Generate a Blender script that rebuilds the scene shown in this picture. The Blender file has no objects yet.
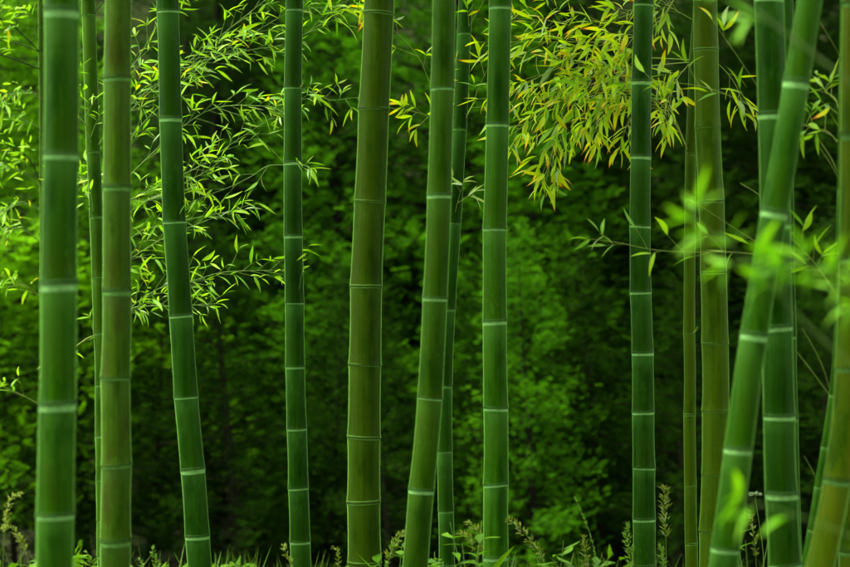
import bpy, math, random
import numpy as np
from mathutils import Vector, Matrix

R = math.radians
SC = bpy.context.scene
COL = SC.collection
random.seed(7)
RNG = np.random.default_rng(7)

# ------------------------------------------------------------------ camera, sky, sun, exposure
CAM_Z = 1.4
LENS = 90.0
K = 36.0 / LENS                       # frame width per metre of distance
cam_d = bpy.data.cameras.new('camera')
cam = bpy.data.objects.new('camera', cam_d)
COL.objects.link(cam)
cam.location = (0, 0, CAM_Z)
cam.rotation_euler = (R(90), 0, 0)
cam_d.lens = LENS
cam_d.sensor_width = 36.0
cam_d.clip_end = 500
cam_d.dof.use_dof = True
cam_d.dof.focus_distance = 8.5
cam_d.dof.aperture_fstop = 2.4
SC.camera = cam

SUN_EL, SUN_AZ = R(68), R(-105)        # azimuth from +Y (away from the camera) towards +X
world = bpy.data.worlds.new('World')
SC.world = world
world.use_nodes = True
wn = world.node_tree
wn.nodes.clear()
w_out = wn.nodes.new('ShaderNodeOutputWorld')
w_bg = wn.nodes.new('ShaderNodeBackground')
w_sky = wn.nodes.new('ShaderNodeTexSky')
w_sky.sky_type = 'NISHITA'
w_sky.sun_disc = False
w_sky.sun_elevation = SUN_EL
w_sky.sun_rotation = SUN_AZ
w_sky.dust_density = 3.0
w_sky.air_density = 1.0
w_sky.ozone_density = 0.6
w_bg.inputs['Strength'].default_value = 0.12
w_hs = wn.nodes.new('ShaderNodeHueSaturation')      # thin overcast: a paler, less blue sky
w_hs.inputs['Saturation'].default_value = 0.1
wn.links.new(w_sky.outputs[0], w_hs.inputs['Color'])
wn.links.new(w_hs.outputs[0], w_bg.inputs[0])
wn.links.new(w_bg.outputs[0], w_out.inputs[0])

sun_d = bpy.data.lights.new('sun', 'SUN')
sun_d.energy = 1.5
sun_d.angle = R(14)
sun_d.color = (1.0, 0.95, 0.84)
sun = bpy.data.objects.new('sun', sun_d)
COL.objects.link(sun)
sv = Vector((math.sin(SUN_AZ) * math.cos(SUN_EL), math.cos(SUN_AZ) * math.cos(SUN_EL), math.sin(SUN_EL)))
sun.rotation_euler = sv.to_track_quat('Z', 'Y').to_euler()

SC.view_settings.view_transform = 'Standard'
SC.view_settings.look = 'None'
SC.view_settings.exposure = 2.9
SC.view_settings.gamma = 1.0
SC.render.engine = 'CYCLES'
SC.cycles.use_denoising = True
SC.cycles.max_bounces = 8
SC.cycles.diffuse_bounces = 4
SC.cycles.glossy_bounces = 3
SC.cycles.transmission_bounces = 4


def at(px, py, d):
    """a pixel of the photograph (850 wide) at distance d along the view axis"""
    return Vector(((px - 425.0) / 850.0 * K * d, d, CAM_Z - (py - 283.5) / 850.0 * K * d))


def mpp(d):
    return K * d / 850.0


# ------------------------------------------------------------------ materials
def new_mat(name):
    m = bpy.data.materials.new(name)
    m.use_nodes = True
    nt = m.node_tree
    for n in list(nt.nodes):
        nt.nodes.remove(n)
    return m, nt, nt.nodes, nt.links


def ramp(nodes, stops, interp='LINEAR'):
    n = nodes.new('ShaderNodeValToRGB')
    n.color_ramp.interpolation = interp
    els = n.color_ramp.elements
    while len(els) < len(stops):
        els.new(0.5)
    for e, (p, c) in zip(els, stops):
        e.position = p
        e.color = (*c, 1) if len(c) == 3 else c
    return n


def mixc(nt, a, b, fac, blend='MIX'):
    n = nt.nodes.new('ShaderNodeMix')
    n.data_type = 'RGBA'
    n.blend_type = blend
    for sock, v in ((n.inputs[0], fac), (n.inputs[6], a), (n.inputs[7], b)):
        if hasattr(v, 'is_output'):
            nt.links.new(v, sock)
        elif isinstance(v, (int, float)):
            sock.default_value = v
        else:
            sock.default_value = (*v, 1)
    return n.outputs[2]


def math_n(nt, op, a, b=None):
    n = nt.nodes.new('ShaderNodeMath')
    n.operation = op
    for s, v in zip(n.inputs, (a, b)):
        if v is None:
            continue
        if hasattr(v, 'is_output'):
            nt.links.new(v, s)
        else:
            s.default_value = v
    return n.outputs[0]


def culm_mat(name, c_dark, c_light, c_wax, wax, c_stain, stain, seed):
    """polished culm skin: fine vertical fibres, blotches, waxy bloom under each node"""
    m, nt, nodes, links = new_mat(name)
    out = nodes.new('ShaderNodeOutputMaterial')
    p = nodes.new('ShaderNodeBsdfPrincipled')
    tc = nodes.new('ShaderNodeTexCoord')
    oi = nodes.new('ShaderNodeObjectInfo')
    geo = nodes.new('ShaderNodeNewGeometry')
    mp = nodes.new('ShaderNodeMapping')
    mp.inputs['Scale'].default_value = (60, 60, 1.6)
    mp.inputs['Location'].default_value = (seed, seed * 2, seed * 3)
    links.new(geo.outputs['Position'], mp.inputs[0])
    fib = nodes.new('ShaderNodeTexNoise')
    fib.inputs['Scale'].default_value = 1.4
    fib.inputs['Detail'].default_value = 4
    links.new(mp.outputs[0], fib.inputs['Vector'])
    blot = nodes.new('ShaderNodeTexNoise')
    blot.inputs['Scale'].default_value = 9.0
    blot.inputs['Detail'].default_value = 5
    blot.inputs['Roughness'].default_value = 0.62
    mp2 = nodes.new('ShaderNodeMapping')
    mp2.inputs['Scale'].default_value = (1.6, 1.6, 0.55)
    mp2.inputs['Location'].default_value = (seed * 1.7, seed, seed * 0.3)
    links.new(geo.outputs['Position'], mp2.inputs[0])
    links.new(mp2.outputs[0], blot.inputs['Vector'])
    f1 = ramp(nodes, [(0.33, (0, 0, 0)), (0.68, (1, 1, 1))])
    links.new(fib.outputs[0], f1.inputs[0])
    base = mixc(nt, c_dark, c_light, f1.outputs[0])
    # each internode a little lighter or darker than its neighbour
    r1 = ramp(nodes, [(0.0, (0.8, 0.84, 0.8)), (1.0, (1.14, 1.1, 1.06))])
    links.new(oi.outputs['Random'], r1.inputs[0])
    base = mixc(nt, base, r1.outputs[0], 1.0, 'MULTIPLY')
    f2 = ramp(nodes, [(0.44, (0, 0, 0)), (0.66, (1, 1, 1))])
    links.new(blot.outputs[0], f2.inputs[0])
    base = mixc(nt, base, c_stain, math_n(nt, 'MULTIPLY', f2.outputs[0], stain))
    at_ = nodes.new('ShaderNodeAttribute')
    at_.attribute_name = 'along'
    f3 = ramp(nodes, [(0.25, (0, 0, 0)), (0.75, (0.28, 0.28, 0.28)), (1.0, (1, 1, 1))])
    links.new(at_.outputs['Fac'], f3.inputs[0])
    wob = math_n(nt, 'MULTIPLY', f3.outputs[0], math_n(nt, 'ADD', math_n(nt, 'MULTIPLY', blot.outputs[0], 0.9), 0.3))
    base = mixc(nt, base, c_wax, math_n(nt, 'MULTIPLY', wob, wax))
    # pale scuffs and specks of lichen, drawn out along the culm
    mp3 = nodes.new('ShaderNodeMapping')
    mp3.inputs['Scale'].default_value = (1.0, 1.0, 0.22)
    links.new(geo.outputs['Position'], mp3.inputs[0])
    scf = nodes.new('ShaderNodeTexNoise')
    scf.inputs['Scale'].default_value = 150
    scf.inputs['Detail'].default_value = 5
    scf.inputs['Roughness'].default_value = 0.7
    links.new(mp3.outputs[0], scf.inputs['Vector'])
    f4 = ramp(nodes, [(0.54, (0, 0, 0)), (0.70, (1, 1, 1))])
    links.new(scf.outputs[0], f4.inputs[0])
    f5 = ramp(nodes, [(0.46, (0, 0, 0)), (0.6, (1, 1, 1))])
    big = nodes.new('ShaderNodeTexNoise')
    big.inputs['Scale'].default_value = 5.5
    big.inputs['Detail'].default_value = 3
    links.new(geo.outputs['Position'], big.inputs['Vector'])
    links.new(big.outputs[0], f5.inputs[0])
    base = mixc(nt, base, c_wax, math_n(nt, 'MULTIPLY', math_n(nt, 'MULTIPLY', f4.outputs[0], f5.outputs[0]), 0.30))
    # dark weathered smudges
    f6 = ramp(nodes, [(0.32, (0.5, 0.53, 0.5)), (0.49, (1, 1, 1))])
    links.new(blot.outputs[0], f6.inputs[0])
    base = mixc(nt, base, f6.outputs[0], 1.0, 'MULTIPLY')
    links.new(base, p.inputs['Base Color'])
    rr = ramp(nodes, [(0.3, (0.3,) * 3), (0.8, (0.42,) * 3)])
    links.new(blot.outputs[0], rr.inputs[0])
    links.new(rr.outputs[0], p.inputs['Roughness'])
    p.inputs['IOR'].default_value = 1.45
    p.inputs['Specular Tint'].default_value = (0.42, 1.0, 0.22, 1)
    p.inputs['Specular IOR Level'].default_value = 0.08
    p.inputs['Sheen Weight'].default_value = 1.0
    p.inputs['Sheen Roughness'].default_value = 0.19
    p.inputs['Sheen Tint'].default_value = (0.42, 1.0, 0.14, 1)
    bp = nodes.new('ShaderNodeBump')
    bp.inputs['Strength'].default_value = 0.12
    bp.inputs['Distance'].default_value = 0.002
    links.new(fib.outputs[0], bp.inputs['Height'])
    links.new(bp.outputs[0], p.inputs['Normal'])
    # powdery bloom, with rim sheen added on top in place of light from the sides
    sh = nodes.new('ShaderNodeBsdfSheen')
    sh.inputs['Color'].default_value = (0.34, 0.80, 0.16, 1)
    sh.inputs['Roughness'].default_value = 0.24
    ad = nodes.new('ShaderNodeAddShader')
    links.new(p.outputs[0], ad.inputs[0])
    links.new(sh.outputs[0], ad.inputs[1])
    links.new(ad.outputs[0], out.inputs[0])
    return m


def ring_mat(name, c_band, c_ridge):
    m, nt, nodes, links = new_mat(name)
    out = nodes.new('ShaderNodeOutputMaterial')
    p = nodes.new('ShaderNodeBsdfPrincipled')
    a = nodes.new('ShaderNodeAttribute')
    a.attribute_name = 'along'
    geo = nodes.new('ShaderNodeNewGeometry')
    nz = nodes.new('ShaderNodeTexNoise')
    nz.inputs['Scale'].default_value = 70
    nz.inputs['Detail'].default_value = 3
    links.new(geo.outputs['Position'], nz.inputs['Vector'])
    c = mixc(nt, c_band, c_ridge, a.outputs['Fac'])
    f = ramp(nodes, [(0.35, (0.72, 0.76, 0.7)), (0.65, (1.05, 1.05, 1.0))])
    links.new(nz.outputs[0], f.inputs[0])
    c = mixc(nt, c, f.outputs[0], 1.0, 'MULTIPLY')
    links.new(c, p.inputs['Base Color'])
    p.inputs['Roughness'].default_value = 0.6
    p.inputs['Specular IOR Level'].default_value = 0.1
    p.inputs['Specular Tint'].default_value = (0.5, 1.0, 0.4, 1)
    links.new(p.outputs[0], out.inputs[0])
    return m


def leaf_mat(name, stops, rnd_lo, rnd_hi, trans=0.45, rough=0.42, attr='along', rnd='OBJECT', spec=0.5):
    """thin leaf: reflects, and glows when lit from behind; colour runs along the blade"""
    m, nt, nodes, links = new_mat(name)
    out = nodes.new('ShaderNodeOutputMaterial')
    p = nodes.new('ShaderNodeBsdfPrincipled')
    tr = nodes.new('ShaderNodeBsdfTranslucent')
    mx = nodes.new('ShaderNodeMixShader')
    a = nodes.new('ShaderNodeAttribute')
    a.attribute_name = attr
    if rnd == 'OBJECT':
        oi = nodes.new('ShaderNodeObjectInfo')
        rv = oi.outputs['Random']
    else:
        av = nodes.new('ShaderNodeAttribute')
        av.attribute_name = 'var'
        rv = av.outputs['Fac']
    fac = a.outputs['Fac']
    if len(stops) > 2:      # the dry tip reaches further down on some leaves
        fac = math_n(nt, 'ADD', fac, math_n(nt, 'MULTIPLY', math_n(nt, 'SUBTRACT', rv, 0.62), 0.5))
    cr = ramp(nodes, stops)
    links.new(fac, cr.inputs[0])
    rr = ramp(nodes, [(0.0, rnd_lo), (1.0, rnd_hi)])
    links.new(rv, rr.inputs[0])
    c = mixc(nt, cr.outputs[0], rr.outputs[0], 1.0, 'MULTIPLY')
    links.new(c, p.inputs['Base Color'])
    p.inputs['Roughness'].default_value = rough
    p.inputs['IOR'].default_value = 1.3
    p.inputs['Specular IOR Level'].default_value = spec
    p.inputs['Specular Tint'].default_value = (0.7, 1.0, 0.6, 1)
    ct = mixc(nt, c, (1.25, 1.3, 0.5), 1.0, 'MULTIPLY')
    links.new(ct, tr.inputs[0])
    mx.inputs[0].default_value = trans
    links.new(p.outputs[0], mx.inputs[1])
    links.new(tr.outputs[0], mx.inputs[2])
    links.new(mx.outputs[0], out.inputs[0])
    return m


def rough_mat(name, c1, c2, scale, rough=0.9, bump=0.4, stretch=(1, 1, 1)):
    m, nt, nodes, links = new_mat(name)
    out = nodes.new('ShaderNodeOutputMaterial')
    p = nodes.new('ShaderNodeBsdfPrincipled')
    geo = nodes.new('ShaderNodeNewGeometry')
    mp = nodes.new('ShaderNodeMapping')
    mp.inputs['Scale'].default_value = stretch
    links.new(geo.outputs['Position'], mp.inputs[0])
    nz = nodes.new('ShaderNodeTexNoise')
    nz.inputs['Scale'].default_value = scale
    nz.inputs['Detail'].default_value = 6
    nz.inputs['Roughness'].default_value = 0.65
    links.new(mp.outputs[0], nz.inputs['Vector'])
    cr = ramp(nodes, [(0.35, c1), (0.68, c2)])
    links.new(nz.outputs[0], cr.inputs[0])
    links.new(cr.outputs[0], p.inputs['Base Color'])
    p.inputs['Roughness'].default_value = rough
    p.inputs['Specular IOR Level'].default_value = 0.08
    bp = nodes.new('ShaderNodeBump')
    bp.inputs['Strength'].default_value = bump
    bp.inputs['Distance'].default_value = 0.02
    links.new(nz.outputs[0], bp.inputs['Height'])
    links.new(bp.outputs[0], p.inputs['Normal'])
    links.new(p.outputs[0], out.inputs[0])
    return m


M = {}
M['green'] = culm_mat('culm_fresh_green', (0.0090, 0.044, 0.0004), (0.0180, 0.074, 0.0007), (0.08, 0.24, 0.03), 0.45, (0.022, 0.044, 0.001), 0.55, 1.3)
M['deep'] = culm_mat('culm_deep_green', (0.0042, 0.023, 0.0003), (0.0092, 0.045, 0.0006), (0.06, 0.20, 0.025), 0.45, (0.012, 0.030, 0.001), 0.55, 4.1)
M['moss'] = culm_mat('culm_moss_green', (0.011, 0.040, 0.0004), (0.021, 0.064, 0.0008), (0.07, 0.18, 0.018), 0.4, (0.022, 0.041, 0.001), 0.65, 7.7)
M['olive'] = culm_mat('culm_olive', (0.0140, 0.035, 0.0004), (0.0245, 0.056, 0.0007), (0.055, 0.13, 0.010), 0.3, (0.021, 0.033, 0.001), 0.75, 2.9)
M['olive_lit'] = culm_mat('culm_olive_lit', (0.021, 0.050, 0.0006), (0.036, 0.078, 0.001), (0.07, 0.16, 0.012), 0.3, (0.030, 0.046, 0.001), 0.75, 6.3)  # olive lightened to make up for dimmer light on the right-hand culms
M['stained'] = culm_mat('culm_stained_olive', (0.020, 0.056, 0.0015), (0.036, 0.082, 0.003), (0.07, 0.16, 0.03), 0.35, (0.021, 0.030, 0.002), 1.0, 9.2)
M['yellowed'] = culm_mat('culm_yellowing', (0.028, 0.074, 0.0008), (0.050, 0.100, 0.0012), (0.08, 0.15, 0.012), 0.3, (0.078, 0.092, 0.002), 0.7, 5.6)
M['ring_pale'] = ring_mat('node_wax_pale', (0.18, 0.40, 0.10), (0.009, 0.032, 0.0015))
M['ring_green'] = ring_mat('node_wax_green', (0.085, 0.21, 0.035), (0.011, 0.032, 0.0015))
M['ring_olive'] = ring_mat('node_olive', (0.12, 0.27, 0.04), (0.004, 0.010, 0.001))
M['twig'] = rough_mat('green_twig', (0.07, 0.16, 0.02), (0.16, 0.26, 0.05), 30, 0.55, 0.1)
M['twig_dark'] = rough_mat('dark_twig', (0.012, 0.022, 0.005), (0.03, 0.05, 0.01), 30, 0.7, 0.2)
M['twig_tan'] = rough_mat('tan_twig', (0.14, 0.22, 0.025), (0.24, 0.32, 0.05), 30, 0.6, 0.1)
M['leaf'] = leaf_mat('bamboo_leaf', [(0.0, (0.18, 0.40, 0.012)), (1.0, (0.24, 0.46, 0.012))], (0.45, 0.62, 0.8), (1.30, 1.12, 1.0))
M['leaf_dry'] = leaf_mat('bamboo_leaf_dry_tip', [(0.0, (0.28, 0.47, 0.005)), (0.62, (0.43, 0.53, 0.005)), (0.87, (0.58, 0.40, 0.007)), (1.0, (0.27, 0.09, 0.01))], (0.85, 1.0, 1.0), (1.12, 1.0, 1.0))
M['leaf_pale'] = leaf_mat('bamboo_leaf_underside', [(0.0, (0.26, 0.40, 0.16)), (1.0, (0.30, 0.40, 0.14))], (0.8, 0.85, 0.9), (1.15, 1.1, 1.1))
M['leaf_fresh'] = leaf_mat('bamboo_leaf_fresh', [(0.0, (0.13, 0.38, 0.006)), (1.0, (0.17, 0.44, 0.006))], (0.75, 0.85, 0.9), (1.2, 1.1, 1.0))
M['leaf_weed'] = leaf_mat('leafy_weed_leaf', [(0.0, (0.07, 0.19, 0.005)), (1.0, (0.10, 0.24, 0.006))], (0.5, 0.6, 0.7), (1.3, 1.2, 1.0), spec=0.25)
M['canopy'] = leaf_mat('canopy_leaf', [(0.0, (0.07, 0.20, 0.012)), (1.0, (0.09, 0.22, 0.012))], (0.8, 0.9, 1.0), (1.2, 1.1, 1.0), rnd='VAR')
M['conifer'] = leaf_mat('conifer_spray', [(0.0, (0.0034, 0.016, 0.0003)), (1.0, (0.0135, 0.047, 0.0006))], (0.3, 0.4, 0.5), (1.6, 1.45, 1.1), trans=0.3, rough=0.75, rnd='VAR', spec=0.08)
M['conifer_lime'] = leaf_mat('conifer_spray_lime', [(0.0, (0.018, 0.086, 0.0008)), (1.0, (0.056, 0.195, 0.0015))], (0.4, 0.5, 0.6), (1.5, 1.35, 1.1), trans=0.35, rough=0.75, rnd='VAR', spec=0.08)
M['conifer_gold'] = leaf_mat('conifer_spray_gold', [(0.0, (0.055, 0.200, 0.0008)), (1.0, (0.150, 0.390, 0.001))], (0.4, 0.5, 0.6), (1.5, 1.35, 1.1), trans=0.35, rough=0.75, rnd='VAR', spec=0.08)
M['bark'] = rough_mat('dark_bark', (0.003, 0.0035, 0.0012), (0.011, 0.012, 0.004), 14, 0.95, 0.8, (1, 1, 0.25))
M['soil'] = rough_mat('leaf_litter_soil', (0.006, 0.009, 0.002), (0.022, 0.026, 0.006), 9, 0.95, 0.6)
M['weed'] = leaf_mat('weed_leaf', [(0.0, (0.05, 0.14, 0.004)), (1.0, (0.08, 0.19, 0.006))], (0.5, 0.6, 0.7), (1.4, 1.25, 1.0), trans=0.4, rnd='VAR', spec=0.2)
M['grass'] = leaf_mat('grass_blade', [(0.0, (0.03, 0.09, 0.004)), (1.0, (0.07, 0.15, 0.008))], (0.6, 0.7, 0.7), (1.4, 1.2, 1.0), trans=0.4, rnd='VAR')
M['seed'] = leaf_mat('grass_seed', [(0.0, (0.10, 0.18, 0.015)), (1.0, (0.16, 0.20, 0.025))], (0.8, 0.8, 0.8), (1.2, 1.1, 1.0), trans=0.35, rnd='VAR')
M['seed_green'] = leaf_mat('foxtail_seed', [(0.0, (0.08, 0.20, 0.012)), (1.0, (0.12, 0.25, 0.02))], (0.8, 0.8, 0.8), (1.2, 1.1, 1.0), trans=0.35, rnd='VAR')
M['petal'] = leaf_mat('white_petal', [(0.0, (0.20, 0.30, 0.16)), (1.0, (0.28, 0.36, 0.22))], (0.9, 0.9, 0.9), (1.0, 1.0, 1.0), trans=0.3, rnd='VAR')


# ------------------------------------------------------------------ mesh helpers
def make_mesh(name, v, f, mat, attrs=None, smooth=True):
    """v: (n,3) array; f: (m,k) int array (all faces k-gons) or list of such arrays"""
    v = np.asarray(v, np.float32).reshape(-1, 3)
    if not isinstance(f, list):
        f = [f]
    f = [np.asarray(x, np.int32) for x in f if len(x)]
    me = bpy.data.meshes.new(name)
    me.vertices.add(len(v))
    me.vertices.foreach_set('co', v.ravel())
    nl = sum(x.size for x in f)
    npoly = sum(len(x) for x in f)
    me.loops.add(nl)
    me.loops.foreach_set('vertex_index', np.concatenate([x.ravel() for x in f]))
    me.polygons.add(npoly)
    starts, o = [], 0
    for x in f:
        starts.append(o + np.arange(len(x)) * x.shape[1])
        o += x.size
    me.polygons.foreach_set('loop_start', np.concatenate(starts).astype(np.int32))
    me.update(calc_edges=True)
    me.validate()
    for k, val in (attrs or {}).items():
        a = me.attributes.new(k, 'FLOAT', 'POINT')
        a.data.foreach_set('value', np.asarray(val, np.float32))
    if smooth:
        me.polygons.foreach_set('use_smooth', np.ones(len(me.polygons), bool))
    me.materials.append(mat)
    return me


def link(name, me, parent=None, matrix=None):
    o = bpy.data.objects.new(name, me)
    COL.objects.link(o)
    if parent is not None:
        o.parent = parent
    if matrix is not None:
        o.matrix_basis = matrix
    return o


def tag(o, label=None, cat=None, group=None, kind=None):
    for k, v in (('label', label), ('category', cat), ('group', group), ('kind', kind)):
        if v:
            o[k] = v
    return o


def empty(name, loc):
    o = bpy.data.objects.new(name, None)
    COL.objects.link(o)
    o.location = loc
    o.empty_display_size = 0.1
    return o


def lathe(path, radii, n, along):
    """tube with rings square to the path; returns v, f, along"""
    path = np.asarray(path, float)
    m = len(path)
    t = np.gradient(path, axis=0)
    t /= np.linalg.norm(t, axis=1)[:, None]
    ref = np.array([0.0, 1.0, 0.0]) if abs(t[0][1]) < 0.9 else np.array([1.0, 0, 0])
    u = np.cross(ref, t)
    u /= np.linalg.norm(u, axis=1)[:, None]
    w = np.cross(t, u)
    a = np.linspace(0, 2 * math.pi, n, endpoint=False)
    ca, sa = np.cos(a), np.sin(a)
    r = np.asarray(radii, float)[:, None, None]
    v = path[:, None, :] + r * (u[:, None, :] * ca[None, :, None] + w[:, None, :] * sa[None, :, None])
    i = np.arange(m - 1)[:, None] * n
    j = np.arange(n)[None, :]
    j2 = (j + 1) % n
    f = np.stack([i + j, i + j2, i + n + j2, i + n + j], -1).reshape(-1, 4)
    return v.reshape(-1, 3), f, np.repeat(np.asarray(along, float), n)


class Tubes:
    """several thin tubes gathered into one mesh (a branch with its twigs)"""
    def __init__(self):
        self.v, self.f, self.n = [], [], 0

    def add(self, path, r0, r1, n=5):
        path = np.asarray(path, float)
        rr = np.linspace(r0, r1, len(path))
        v, f, _ = lathe(path, rr, n, np.zeros(len(path)))
        self.v.append(v)
        self.f.append(f + self.n)
        self.n += len(v)

    def mesh(self, name, mat, off=(0, 0, 0)):
        return make_mesh(name, np.concatenate(self.v) - np.asarray(off), np.concatenate(self.f), mat)


# leaf blades: lanceolate, folded along the midrib, curved; base at origin, along +X, face up +Z
def leaf_shape(width, droop, fold, twist, wave, stations=7):
    s = np.linspace(0, 1, stations)
    prof = np.array([0.10, 0.72, 1.0, 0.93, 0.70, 0.36, 0.0])
    prof = np.interp(s, np.linspace(0, 1, 7), prof) * width * 0.5
    x = s - 0.12 * abs(droop) * s ** 2
    z = -droop * s ** 2
    y = wave * np.sin(s * math.pi) * 0.08
    v, al = [], []
    for k in range(stations):
        tw = twist * s[k]
        for side in (-1, 0, 1):
            dy, dz = side * prof[k], abs(side) * prof[k] * fold
            v.append((x[k], y[k] + dy * math.cos(tw) - dz * math.sin(tw), z[k] + dy * math.sin(tw) + dz * math.cos(tw)))
            al.append(s[k])
    f = []
    for k in range(stations - 1):
        a = k * 3
        f += [(a, a + 3, a + 4, a + 1), (a + 1, a + 4, a + 5, a + 2)]
    return np.array(v), np.array(f), np.array(al)


LEAF_SHAPES = [leaf_shape(0.15 + 0.03 * (i % 3), [0.05, 0.18, 0.30, 0.10, 0.42, 0.0, 0.24, 0.14][i], 0.25 + 0.05 * (i % 4), [0, .3, -.3, .6, -.5, .15, 0.9, -.9][i], [-1, 1, .4, -.5, 0, 1.2, -.7, .6][i]) for i in range(8)]
LEAF_ME = {k: [make_mesh('leaf_blade', v, f, M[k], {'along': a}) for v, f, a in LEAF_SHAPES] for k in ('leaf', 'leaf_dry', 'leaf_pale', 'leaf_fresh', 'leaf_weed')}


def basis(d, up=Vector((0, 0, 1)), roll=0.0):
    d = d.normalized()
    y = up.cross(d)
    if y.length < 1e-3:
        y = Vector((0, 1, 0)).cross(d)
    y.normalize()
    z = d.cross(y)
    m = Matrix((d, y, z)).transposed()
    return m @ Matrix.Rotation(roll, 3, 'X')


N_LEAF = 0


def put_leaf(parent, root, pos, d, length, kind, roll=0.0, wmul=1.0):
    global N_LEAF
    k = kind
    if kind in ('leaf', 'leaf_dry') and random.random() < 0.05:
        k = 'leaf_pale'
    elif kind == 'leaf_dry' and random.random() < 0.15:
        k = 'leaf'
    elif kind == 'leaf' and random.random() < 0.06:
        k = 'leaf_dry'
    m3 = basis(d, roll=roll)
    mt = Matrix.Translation(pos - root) @ m3.to_4x4() @ Matrix.Diagonal((length, length * wmul, length, 1))
    N_LEAF += 1
    return link('leaf', random.choice(LEAF_ME[k]), parent, mt)


def smooth_path(pts, n):
    """Catmull-Rom through points"""
    p = [np.array(q, float) for q in pts]
    if len(p) == 2:
        t = np.linspace(0, 1, n)[:, None]
        return p[0] * (1 - t) + p[1] * t
    p = [2 * p[0] - p[1]] + p + [2 * p[-1] - p[-2]]
    seg = len(p) - 3
    out = []
    for k in range(n):
        u = k / (n - 1) * seg
        i = min(int(u), seg - 1)
        t = u - i
        a, b, c, d = p[i:i + 4]
        out.append(0.5 * ((2 * b) + (c - a) * t + (2 * a - 5 * b + 4 * c - d) * t * t + (3 * b - a - 3 * c + d) * t ** 3))
    return np.array(out)


def branch(thing, pts, d0, d1, r0, r1, kind='leaf', mat='twig', start=0.15, step=0.05, twig=(0.06, 0.18), leaf=(0.06, 0.11),
           per=(2, 4), spread=(25, 60), up=0.1, droop=0.35, zspread=0.12, tip=True, wmul=1.0, skip=0.0, name='branch'):
    """pts: pixel polyline from the culm outwards, distance running d0 -> d1; alternate side twigs end in small fans of leaves"""
    root = thing.location.copy()
    n = max(10, 5 * len(pts))
    ds = np.linspace(d0, d1, len(pts))
    path = smooth_path([at(x, y, d) for (x, y), d in zip(pts, ds)], n)
    tb = Tubes()
    r0 = r0 * 0.42
    r1 = r1 * 0.8
    tb.add(path, r0, r1, 6)
    todo = []
    seg = np.linalg.norm(np.diff(path, axis=0), axis=1)
    cum = np.concatenate([[0], np.cumsum(seg)])
    L = cum[-1]
    s = start * L
    side = random.choice((-1, 1))
    while s < L:
        if random.random() >= skip:
            i = min(np.searchsorted(cum, s), n - 1)
            base = Vector([np.interp(s, cum, path[:, k]) for k in range(3)])
            t = Vector(path[min(i + 1, n - 1)] - path[max(i - 1, 0)]).normalized()
            ang = R(random.uniform(*spread)) * side
            perp = Vector((-t.z, 0, t.x))
            dr = t * math.cos(ang) + perp * math.sin(ang) + Vector((0, random.uniform(-1, 1) * zspread * 3, up))
            dr.normalize()
            tl = random.uniform(*twig) * (1.0 - 0.45 * s / L)
            todo.append((base, dr, tl, r1 + (r0 - r1) * 0.3 * (1 - s / L)))
        side = -side
        s += step * random.uniform(0.6, 1.4)
    if tip:
        todo.append((Vector(path[-1]), Vector(path[-1] - path[-2]).normalized(), random.uniform(*twig) * 0.5, r1))
    leaves = []
    for base, dr, tl, rr in todo:
        bend = Vector((random.uniform(-.3, .3), random.uniform(-.3, .3), random.uniform(-0.35, 0.15)))
        mid = base + dr * tl * 0.5 + bend * tl * 0.08
        end = base + dr * tl + bend * tl * 0.35
        tp = smooth_path([base, mid, end], 5)
        tb.add(tp, min(rr, 0.0014), 0.0005, 4)
        k = random.randint(*per)
        td = (end - mid).normalized()
        for q in range(k):
            u = 1.0 if q == 0 else random.uniform(0.45, 1.0)
            pos = Vector([np.interp(u, np.linspace(0, 1, 5), tp[:, c]) for c in range(3)])
            sd = (1 if q % 2 else -1)
            a = R(random.uniform(5, 25) if q == 0 else random.uniform(20, 65)) * sd
            perp = Vector((-td.z, random.uniform(-.8, .8), td.x)).normalized()
            ld = td * math.cos(a) + perp * math.sin(a) + Vector((0, random.uniform(-.45, .45), -droop * random.uniform(0.2, 1.5)))
            leaves.append((pos, ld.normalized(), random.uniform(*leaf) * (1.0 if q else 1.1), random.uniform(-1.0, 1.0)))
    br = link(name, tb.mesh('branch', M[mat], root), thing)
    for pos, ld, ll, roll in leaves:
        put_leaf(br, root, pos, ld, ll, kind, roll, wmul)
    return br


# ------------------------------------------------------------------ ground
def height(x, y):
    h = 0.04 * math.sin(x * 1.3 + 0.5) * math.cos(y * 0.9) + 0.03 * math.sin(x * 2.7 + y * 1.9)
    u = min(max((y - 8.6) / 6.5, 0), 1)
    h -= 1.0 * u * u * (3 - 2 * u)
    if y > 23:
        h += (y - 23) ** 1.35 * 0.35
    return h


xs = np.concatenate([np.linspace(-120, -14, 14), np.linspace(-12, 12, 60), np.linspace(14, 120, 14)])
ys = np.concatenate([np.linspace(-60, 0, 10), np.linspace(1, 36, 66), np.linspace(38, 70, 10)])
gv = np.array([(x, y, height(x, min(y, 48))) for y in ys for x in xs])
nx = len(xs)
ii, jj = np.meshgrid(np.arange(len(ys) - 1), np.arange(nx - 1), indexing='ij')
a = (ii * nx + jj).ravel()
tag(link('ground', make_mesh('ground', gv, np.stack([a, a + 1, a + nx + 1, a + nx], -1), M['soil'])), 'dark soil bank with leaf litter under the grove', None, None, 'structure')


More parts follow.
